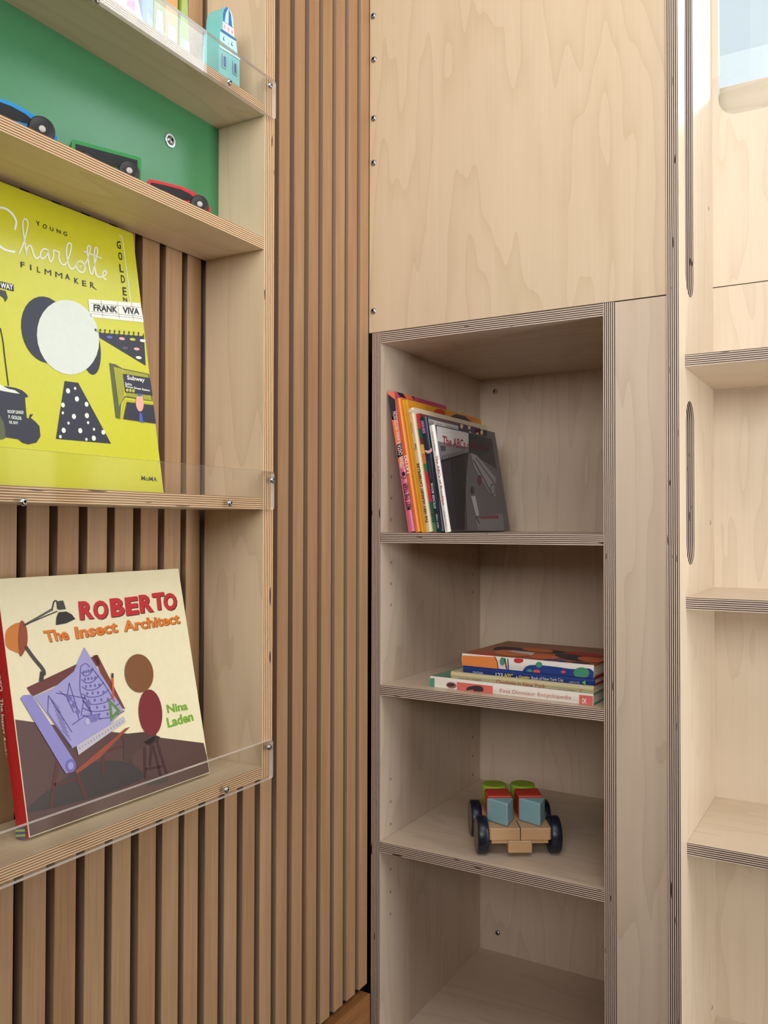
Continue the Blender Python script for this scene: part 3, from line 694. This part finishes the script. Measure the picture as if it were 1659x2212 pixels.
q_ = spn('navy'); q_.poly([(612, 790), (655, 795), (690, 762), (694, 800), (650, 826), (622, 812)], (236, 170, 190), 2, True); q_.done('spine_emblem', bks['navy'][0])
p.text('STICKER BOOK', (738, 1440), (700, 1150), (714, 1444), (200, 206, 216), 2, .02); p.text('ANTHOLOGY', (690, 1110), (660, 910), (676, 1110), (90, 110, 140), 2, .0); p.text('NEW YORK', (772, 1660), (752, 1500), (752, 1664), (200, 190, 196), 2, .01)
p.poly([(628, 400), (650, 400), (700, 760), (740, 1100), (800, 1660), (790, 1690)], (20, 26, 36), 1); p.done('spine_print', bks['navy'][0])
p = Print(bks['navy'][1], c4)
p.poly([(650, 440), (985, 520), (980, 600), (640, 560)], (196, 192, 188), 1)
for i in range(7): p.line([(656+i*8, 455+i*2), (660+i*8, 530+i*2)], 3.5, (40, 40, 44), 2, False)
for i in range(4): p.line([(730, 490+i*17), (800-i*8, 506+i*17)], 4, (90, 88, 90), 2, False); p.line([(850, 518+i*15), (970, 545+i*15)], 4, (90, 88, 90), 2, False)
p.poly([(985, 490), (1300, 560), (1300, 700), (985, 600)], (78, 62, 104), 1)
for x_, y_ in ((1020, 520), (1105, 530), (1195, 520), (1115, 610), (1195, 620), (1245, 590)): p.circ((x_, y_), 16, 30, (226, 206, 166), 2)
p.poly([(1170, 545), (1260, 560), (1260, 660), (1170, 620)], (196, 40, 56), 1); p.poly([(1262, 560), (1300, 570), (1300, 680), (1262, 660)], (24, 40, 66), 2)
p.done('cover_print', bks['navy'][0])
p = spn('white'); RD = (150, 42, 56)
p.text('The ABCs of Brooklyn', (724, 852), (804, 1404), (756, 848), RD, 2, .01); p.text('Lynaa & Vidmar', (682, 588), (716, 802), (704, 584), (110, 96, 100), 2); p.text('Lynaa Press', (816, 1470), (842, 1646), (836, 1466), (140, 130, 134), 2)
p.done('spine_print', bks['white'][0])
F = bks['white'][1]
p = Print(F, c4)
p.poly([(740, 520), (1100, 600), (1100, 800), (790, 820), (750, 700)], (206, 202, 200), 1); p.poly([(1095, 600), (1370, 670), (1425, 1010), (1230, 890), (1100, 815)], (50, 52, 56), 1)
p.poly([(750, 690), (1100, 760), (1100, 815), (790, 900), (770, 800)], (120, 118, 122), 2); p.poly([(780, 740), (840, 745), (840, 800), (790, 800)], (70, 70, 76), 3)
p.poly([(790, 920), (1095, 815), (1070, 1100), (1050, 1690), (900, 1690)], (58, 56, 64), 2); p.poly([(900, 890), (1095, 830), (1070, 1100), (1050, 1690), (960, 1690)], (46, 44, 52), 3)
p.line([(790, 915), (1095, 820)], 14, (26, 24, 28), 4, False)
for i in range(12): p.line([(800+i*22, 850-i*5), (900+i*16, 1680)], 5.5, (24, 22, 26), 4, False)
p.poly([(1095, 815), (1230, 890), (1425, 1010), (1480, 1500), (1500, 1690), (1050, 1690), (1070, 1100)], (104, 100, 106), 1)
p.poly([(1120, 820), (1190, 850), (1400, 1100), (1400, 1310), (1340, 1280), (1160, 980)], (150, 146, 150), 3); p.line([(1150, 900), (1340, 1250)], 10, (50, 48, 54), 4, False); p.line([(1180, 880), (1400, 1180)], 8, (60, 58, 62), 4, False)
p.circ((1220, 1130), 24, 60, (96, 44, 70), 4); p.circ((1366, 1230), 32, 66, (70, 68, 74), 4); p.circ((1366, 1230), 24, 54, (140, 136, 140), 5)
p.circ((1140, 1240), 20, 46, (66, 60, 62), 4); p.poly([(1125, 1310), (1170, 1300), (1215, 1520), (1180, 1530)], (176, 172, 178), 4); p.line([(1180, 1530), (1218, 1610)], 10, (60, 56, 60), 4, False)
p.poly([(1180, 1560), (1480, 1500), (1500, 1690), (1200, 1690)], (126, 122, 126), 2); p.poly([(1230, 1530), (1430, 1520), (1435, 1555), (1232, 1560)], (120, 66, 76), 4)
p.text('The ABCs', (806, 738), (1062, 780), (804, 628), RD, 5, .01); p.text('of Brooklyn', (1074, 784), (1330, 826), (1074, 694), (112, 40, 50), 5, .0)
p.done('cover_print', F and bks['white'][0])

# ---- stack of lying books, spines to the front
c5 = conv(3.858, 900, 1370)
SZ = H-.3202+.0004
GS = 'picture books lying stacked on the second cabinet shelf'
TL = [('dino', .0208, .336, .247, -.7850, (96, 150, 126), (240, 236, 230), (70, 140, 116), 'white and coral spine book lying at the bottom of the cabinet stack', 1.5372, -2.6),
      ('cream', .0132, .290, .236, -.7390, (214, 202, 168), (206, 196, 156), None, 'slim cream spine book, second from the bottom of the lying stack', 1.5372, -2.3),
      ('blue', .0136, .264, .216, -.7120, (140, 30, 44), (26, 58, 130), None, 'blue spine book with a yellow word, third up in the lying stack', 1.5362, -2.3),
      ('marble', .0232, .2655, .215, -.7145, (160, 100, 70), (236, 232, 226), None, 'thick marbled paper book on top of the lying stack', 1.5362, -2.3)]
z = SZ
st = {}
for key, t, ln, wd, x0, fr, sp, bkc, lab, y0, rz in TL:
    # lying with the spine toward the room: thickness up, length along x
    R = Matrix.Rotation(math.radians(rz), 4, 'Z') @ Matrix(((0, 0, 1, 0), (0, 1, 0, 0), (1, 0, 0, 0), (0, 0, 0, 1)))
    R = Matrix.Rotation(math.radians(rz), 4, 'Z') @ Matrix.Rotation(math.radians(-90), 4, 'Y')
    # rotation -90 about y maps x(thickness)->+z and z(height)->-x ; start from the right end
    c_, s_ = math.cos(math.radians(rz)), math.sin(math.radians(rz))
    xr, yr = x0+ln*c_, y0+ln*s_
    b, f1, f2, mw = book('picture_book', lab, (xr, yr, z), R.to_euler(), t, ln, wd, fr, sp, bkc, group=GS, cov=.0024)
    st[key] = (b, f1, f2); z += t+.0003
def pf(key, i):
    F = st[key][i]; return Print(F, c5, i == 2)
p = pf('dino', 2); CORAL = (222, 112, 104)
p.poly([(112, 366), (150, 366), (150, 446), (112, 442)], (80, 156, 128), 1); p.poly([(150, 366), (336, 390), (336, 470), (150, 446)], (240, 236, 230), 0); p.poly([(336, 398), (634, 432), (634, 508), (336, 468)], CORAL, 1); p.poly([(1355, 505), (1468, 515), (1468, 605), (1355, 592)], CORAL, 1)
p.circ((290, 426), 44, 26, (150, 100, 104), 1, 8); p.circ((286, 422), 30, 14, (70, 54, 58), 2); p.poly([(430, 440), (500, 428), (548, 440), (552, 476), (480, 474), (470, 462), (416, 466)], (60, 50, 52), 2, True)
p.text('First Dinosaur Encyclopedia', (694, 494), (1288, 554), (694, 454), (190, 116, 100), 1); p.text('DK', (1380, 574), (1416, 580), (1382, 532), (244, 240, 236), 2, .015)
p.done('spine_print', st['dino'][0])
p = pf('cream', 2); p.text('KNIGHT • SWEET', (350, 382), (542, 396), (350, 364), (110, 86, 76), 1); p.text('Charlotte in New York', (662, 418), (1072, 456), (662, 378), (178, 70, 66), 1, 0, .15)
p.text('chronicle books', (1176, 466), (1324, 478), (1176, 452), (140, 110, 96), 1); p.line([(1372, 458), (1366, 478), (1384, 492)], 5, (176, 70, 66), 1); p.done('spine_print', st['cream'][0])
p = pf('blue', 2); p.text('DUGAN', (470, 332), (552, 338), (470, 308), (190, 200, 214), 1, .01); p.text('123', (660, 356), (718, 362), (660, 320), (240, 240, 240), 1, .008); p.text('NYC', (728, 364), (800, 370), (734, 326), (240, 212, 60), 1, .015, .2)
p.text('A', (826, 370), (844, 372), (826, 346), (220, 224, 230), 1); p.text('Counting', (850, 372), (944, 380), (852, 342), (236, 216, 110), 1, .02, .2); p.text('Book of New York City', (958, 384), (1224, 404), (958, 350), (220, 224, 230), 1)
p.text('ABRAMS', (1268, 408), (1358, 414), (1268, 388), (150, 166, 196), 1); p.poly([(1376, 402), (1408, 384), (1408, 424)], (110, 186, 110), 1); p.done('spine_print', st['blue'][0])
OR, TEAL, NAV, RDD = (232, 140, 76), (70, 150, 120), (30, 64, 140), (204, 52, 62)
p = pf('marble', 2)
p.poly([(380, 176), (650, 190), (670, 230), (680, 294), (380, 270)], OR, 1); p.line([(650, 186), (672, 230), (680, 300)], 8, (170, 40, 50), 2)
p.circ((715, 226), 22, 34, TEAL, 1); p.line([(735, 200), (750, 290)], 10, (40, 40, 60), 1, False); p.line([(760, 205), (766, 300)], 9, NAV, 1, False); p.line([(742, 205), (758, 298)], 4, (230, 150, 120), 2, False)
p.circ((850, 218), 40, 22, RDD, 1); p.poly([(880, 310), (920, 266), (1000, 256), (1150, 270), (1300, 290), (1450, 290), (1450, 384), (880, 330)], NAV, 1, True); p.circ((1020, 254), 28, 24, TEAL, 2); p.circ((942, 306), 22, 16, TEAL, 2); p.circ((1000, 314), 30, 20, (226, 84, 92), 2); p.circ((1224, 314), 20, 11, (226, 84, 92), 2); p.circ((1374, 322), 66, 46, TEAL, 2)
p.done('spine_print', st['marble'][0])
p = pf('marble', 1)
p.poly([(395, 172), (500, 150), (660, 165), (640, 190)], (196, 70, 60), 1); p.circ((800, 160), 150, 26, (208, 120, 70), 2, 4); p.circ((1060, 190), 130, 20, (214, 110, 66), 2, 3); p.circ((1010, 134), 130, 16, (208, 116, 72), 2, 5)
p.poly([(640, 130), (700, 104), (900, 118), (1100, 130), (1250, 150), (1150, 160), (900, 138), (780, 140)], (44, 44, 60), 1, True); p.circ((1160, 232), 110, 20, NAV, 3, 6); p.circ((1156, 234), 60, 10, (204, 120, 80), 4, 6); p.circ((1300, 196), 150, 22, (40, 46, 74), 3, 8); p.circ((1400, 170), 160, 14, (178, 52, 60), 2, 6); p.circ((1460, 216), 120, 22, (206, 108, 70), 4, 6); p.circ((1380, 250), 90, 12, (44, 46, 70), 4, 8)
p.poly([(770, 150), (800, 140), (985, 158), (960, 180)], (206, 200, 192), 5)
p.done('cover_print', st['marble'][0])

# ------------------------------------------------------------------ wooden toy truck with its blocks
TZ = H-.6355
ta = math.radians(31.5)
TR = Matrix.Translation(Vector((-.6198, 1.5885, TZ))) @ Matrix.Rotation(ta, 4, 'Z')   # local: x right, -y forward, front axle at y = 0
tr = thing('toy_truck', 'flat wooden toy truck with dark blue wheels on the third cabinet shelf', 'toy', TR.translation, (0, 0, ta))
M = MB()
pts = rrect(-.0605, -.030, .0605, .150, .006, 4)
M.prism(pts, .0335, .057, 2, BEECH)
M.build('chassis', tr, shift=False, bevel=.0018)
M = MB(); M.box((-.0008, -.0304, .0340), (.0008, .012, .0572), P((52, 34, 24), .8, name='groove')); M.build('groove', tr, shift=False)
M = MB(); M.box((-.055, -.026, .0265), (.055, .146, .0337), BEECH); M.build('lower_plate', tr, shift=False, bevel=.001)
M = MB(); M.box((-.0235, -.0295, .0085), (.0235, .012, .0336), BEECH); M.build('hitch_block', tr, shift=False, bevel=.003)
NAVY = P((12, 24, 42), .35, name='dark_blue_paint'); HUB = P((120, 104, 96), .5, name='wheel_face')
for sx in (-1, 1):
    for yy in (0, .098):
        M = MB(); x0 = .0555 if sx > 0 else -.0775
        prof = [(0, 0), (0, .031), (.0008, .0335), (.003, .035), (.019, .035), (.0212, .0335), (.022, .031), (.022, 0)]
        M.lathe((x0+(.004 if sx > 0 else -.004), yy, .0351), (1, 0, 0), prof, NAVY, 40)
        w_ = M.build('wheel', tr, shift=False)
        if sx < 0:
            M = MB(); M.lathe((x0-.0046, yy, .0351), (1, 0, 0), [(0, 0), (0, .0305), (.0008, .031)], HUB, 40); M.build('hub_disc', w_, shift=False)
M = MB()
for yy in (0, .098): M.cyl((-.056, yy, .0351), (1, 0, 0), .005, .112, P((70, 62, 58), .5, name='axle'), 12)
M.build('axle', tr, shift=False)
def block(kind, lx, ly, label, cat_col, grp):
    wp_ = TR @ Vector((lx, ly, .0575))
    M = MB(); h = .0445
    if kind == 'cyl': M.lathe((0, 0, 0), (0, 0, 1), [(0, 0), (0, .0235), (.002, .0255), (h-.003, .0255), (h-.0008, .0246), (h, .0225), (h, 0)], cat_col, 40); nm = 'round_block'
    elif kind == 'cube': M.box((-.0245, -.0245, 0), (.0245, .0245, h), cat_col); nm = 'square_block'
    else: M.prism([(-.0265, .016), (.0085, -.023), (.0265, .016)], 0, h, 2, cat_col); nm = 'triangular_block'
    o = M.build(nm, bevel=0 if kind == 'cyl' else .003); o.location = wp_; o.rotation_euler = (0, 0, ta)
    for pl in o.data.polygons: pl.use_smooth = kind == 'cyl' and len(pl.vertices) == 4
    return tag(o, label, 'toy block', grp)
LG = P((150, 186, 56), .4, name='green_block'); RB = P((196, 62, 46), .4, name='red_block'); BB = P((140, 180, 192), .45, name='blue_block')
for s, nm in ((-1, 'left'), (1, 'right')):
    block('tri', s*.0315-.001, -.002, 'pale blue triangular block at the front of the toy truck, %s one' % nm, BB, 'blocks on the toy truck')
    block('cube', s*.0305, .050, 'red square block in the middle of the toy truck, %s one' % nm, RB, 'blocks on the toy truck')
    block('cyl', s*.0295, .107, 'lime green round block at the back of the toy truck, %s one' % nm, LG, 'blocks on the toy truck')

# ------------------------------------------------------------------ toy vehicles in front of the green panel
def car(name, label, loc, yaw, ln, prof, win, col, wheels, wr=.0126):
    """side profile in local y (forward +) and z; side facing +x looks into the room"""
    o = thing(name, label, 'toy', loc, (0, 0, yaw), 'wooden toy vehicles in front of the green panel')
    cm = P(col, .3, name='car_paint'); wd = .027
    M = MB(); M.prism(prof, -wd, 0, 0, cm, smooth=False); M.build('body', o, shift=False, bevel=.0016)
    M = MB(); M.prism(win, -wd-.0006, .0006, 0, P((17, 19, 27), .4, name='dark_window')); M.build('window_band', o, shift=False)
    for y in wheels:
        for xs in (.0012, -wd-.0092):
            M = MB(); M.lathe((xs, y, wr), (1, 0, 0), [(0, 0), (0, wr*.9), (.001, wr), (.007, wr), (.008, wr*.88), (.0081, wr*.3), (.0081, 0)], P((30, 30, 34), .45, name='rubber'), 28)
            w_ = M.build('wheel', o, shift=False)
            M = MB(); M.lathe((xs+.0078, y, wr), (1, 0, 0), [(0, .004), (.001, .0036), (.0012, 0)], P((190, 186, 180), .35, name='axle_pin'), 14); M.build('axle_pin', w_, shift=False)
    return o
S2 = H+SHZ[2]+.0002
cp = [(.0, .007), (.085, .007), (.086, .013), (.081, .019), (.073, .0262), (.060, .0325), (.045, .0365), (.022, .0385), (.002, .039), (0, .037)]
cw = [(.0035, .0175), (.0035, .0342), (.022, .0338), (.044, .0318), (.056, .028), (.0645, .022), (.066, .0195), (.04, .0175)]
def place(X0, Y0_, X1, Y1_): return math.atan2(-(X1-X0), Y1_-Y0_), math.hypot(X1-X0, Y1_-Y0_)
yw, L_ = place(-.851, .8300, -.808, .893)
car('toy_car', 'small red toy car with a curved hood, near the right end of its shelf', (-.851, .8300, S2), yw, L_, cp, cw, (206, 44, 52), (.017, .068))
yw, L_ = place(-.846, .700, -.806, .770)
car('toy_bus', 'green box shaped toy bus between the red and the blue car', (-.846, .700, S2), yw, L_,
    [(0, .007), (.084, .007), (.084, .0345), (.0825, .0362), (.002, .0405), (0, .039)], [(.0045, .018), (.079, .0165), (.079, .0312), (.0045, .0352)], (44, 138, 70), (.016, .067))
b_ = 1.22
yw, L_ = place(-.846, .555, -.808, .655)
car('toy_car', 'bright blue toy car cut off by the left edge of the photo', (-.846, .553, S2), yw, L_, [(y*b_, z_*1.06) for y, z_ in cp], [(y*b_, z_*1.06) for y, z_ in cw], (36, 140, 214), (.02, .084), .0145)

# ------------------------------------------------------------------ painted city blocks on the top shelf
S1 = H+SHZ[1]+.0002
GT = 'painted wooden city blocks on the top display shelf'
def cityblock(name, label, y0, y1, h, col, outline=None, xf=-.832, dp=.028):
    wd = y1-y0
    o = thing(name, label, 'toy block', (xf-dp, y0, S1), (0, 0, 0), GT)
    pts = [(u*wd, v*h) for u, v in (outline or [(0, 0), (1, 0), (1, 1), (0, 1)])]
    M = MB(); M.prism(pts, 0, dp, 0, P(col, .4, name='block_paint')); M.build('body', o, shift=False, bevel=.0008)
    mw = Matrix.Translation(Vector((xf-dp, y0, S1)))
    F = Face(mw, (dp, 0, 0), (0, 1, 0), (0, 0, 1)); F.lim = (-.01, 0, wd+.01, h+.01)
    return o, F
TQ = (126, 204, 206)
c8 = conv(7.9, 420, 0)
xf, dp = -.802, .030
y0_ = ray(472, 120).y/ray(472, 120).x*xf
tw = thing('tower_block', 'turquoise arched tower block with two painted windows, at the right end of the top shelf', 'toy block', (xf-dp, y0_, S1), (0, 0, 0), GT)
F = Face(Matrix.Translation(Vector((xf-dp, y0_, S1))), (dp, 0, 0), (0, 1, 0), (0, 0, 1)); F.lim = (-.01, 0, .1, .2)
outl = [F.px(c8(q)) for q in [(775, 1405), (772, 990), (742, 930), (712, 690), (682, 640), (674, 440), (660, 310), (632, 200), (590, 135), (545, 112), (512, 135), (490, 190), (478, 260), (474, 350), (470, 470), (440, 482), (428, 660), (414, 790), (414, 1175)]]
ymax = outl[0][0]
outl = [(max(0, min(ymax, y)), z_) for y, z_ in outl]
M = MB(); M.prism([(0, 0), (ymax, 0)]+outl, 0, dp, 0, P(TQ, .4, name='block_paint')); M.build('body', tw, shift=False, bevel=.0006)
class UV(Print):
    def T(s, pts): return [(q[0]*wd_b, q[1]*ht_b) for q in pts]
def uvp(F, w_, h_):
    q = UV(F); globals()['wd_b'], globals()['ht_b'] = w_, h_; return q
p = Print(F, c8)
LT = (186, 232, 234); BL = (40, 96, 176)
p.poly([(436, 545), (704, 702), (735, 930), (427, 740)], LT, 1)
p.poly([(442, 487), (708, 672), (706, 702), (442, 522)], BL, 2); p.poly([(480, 362), (668, 492), (678, 638), (478, 502)], (240, 228, 234), 1)
for x_, y_ in ((510, 455), (573, 505), (638, 545)): p.circ((x_, y_), 14, 38, (226, 160, 186), 2)
p.poly([(486, 355), (484, 240), (500, 165), (540, 122), (572, 140), (530, 230), (512, 365)], BL, 2); p.poly([(582, 145), (618, 250), (640, 462), (578, 418)], BL, 2)
p.poly([(512, 365), (530, 230), (572, 140), (582, 145), (578, 418)], LT, 1); p.poly([(640, 462), (618, 250), (585, 150), (630, 215), (655, 320), (668, 480)], LT, 1)
for x_, y_ in ((503, 660), (642, 755)): p.circ((x_, y_), 20, 34, (40, 60, 90), 2); p.circ((x_+5, y_-2), 13, 26, LT, 3)
p.line([(574, 730), (574, 765)], 6, (40, 60, 90), 2, False); p.line([(564, 800), (586, 812)], 8, (40, 60, 90), 2, False)
for x_, y_ in ((478, 750), (652, 868)): p.circ((x_, y_), 18, 24, (226, 206, 110), 2)
p.poly([(416, 770), (772, 985), (774, 1030), (416, 805)], (214, 234, 234), 3)
for o_, i_ in (([(468, 912), (542, 958), (540, 1192), (470, 1146)], [(486, 945), (530, 975), (530, 1160), (487, 1130)]), ([(650, 1042), (724, 1090), (722, 1308), (653, 1256)], [(668, 1072), (710, 1100), (710, 1284), (668, 1240)])):
    p.poly(o_, (40, 90, 130), 2); cx, cy = sum(q[0] for q in o_)/4, sum(q[1] for q in o_)/4
    p.poly([(cx+(q[0]-cx)*.86, cy+(q[1]-cy)*.95) for q in o_], LT, 3); p.poly(i_, (54, 98, 168), 4)
p.done('front_print', tw)
def ypx(u, x): r = ray(u, 60); return r.y/r.x*x
def small(name, label, ua, ub, h, col, outline, prints=(), xf=-.845, dp=.026):
    y0, y1 = ypx(ua, xf), ypx(ub, xf)
    o, F = cityblock(name, label, y0, y1, h, col, outline, xf, dp)
    p = uvp(F, y1-y0, h)
    for kind, *a_ in prints: getattr(p, kind)(*a_)
    p.done('front_print', o); return o
small('house_block', 'pale green pointed block standing left of the turquoise tower', 385, 414, .142, (166, 190, 92), [(0, 0), (1, 0), (.62, 1), (.38, 1)], [('poly', [(.1, .05), (.9, .05), (.8, .4), (.2, .4)], (196, 220, 190), 1)])
small('house_block', 'orange slab block behind the acrylic, left of the pale green one', 356, 386, .150, (214, 158, 92), [(0, 0), (1, 0), (.9, 1), (.1, 1)], [('poly', [(.2, .1), (.8, .1), (.76, .42), (.24, .42)], (232, 196, 190), 1)])
small('house_block', 'olive and light blue block between the orange slab and the blue block', 330, 357, .120, (150, 146, 62), [(0, 0), (1, 0), (1, 1), (.2, 1)], [('poly', [(.05, .02), (.95, .02), (.75, .6), (.3, .6)], (176, 214, 226), 1)])
small('house_block', 'lavender blue block right of the pale pink house block', 308, 331, .10, (128, 150, 206), [(0, 0), (1, 0), (1, 1), (0, .9)], [('poly', [(.2, .05), (.9, .05), (.9, .5), (.4, .6)], (160, 196, 226), 1)])
small('house_block', 'pale pink house block with a tiny window, behind the acrylic guard', 272, 309, .078, (236, 206, 220), [(0, 0), (1, 0), (1, .55), (.55, 1), (0, .7)], [('poly', [(.0, .62), (.5, .62), (.5, .9), (.1, .74)], (232, 120, 160), 1), ('poly', [(.30, .30), (.36, .30), (.36, .48), (.30, .48)], (70, 70, 110), 1), ('poly', [(.60, .38), (.84, .38), (.84, .50), (.60, .50)], (150, 150, 176), 1)])
small('house_block', 'cream block with a yellow arch, leftmost in view on the top shelf', 222, 272, .062, (236, 232, 220), [(0, 0), (1, 0), (1, .8), (.5, 1), (0, .8)], [('circ', (.5, .3), .4, .4, (236, 206, 110), 1), ('circ', (.5, .26), .22, .26, (240, 238, 232), 2)])
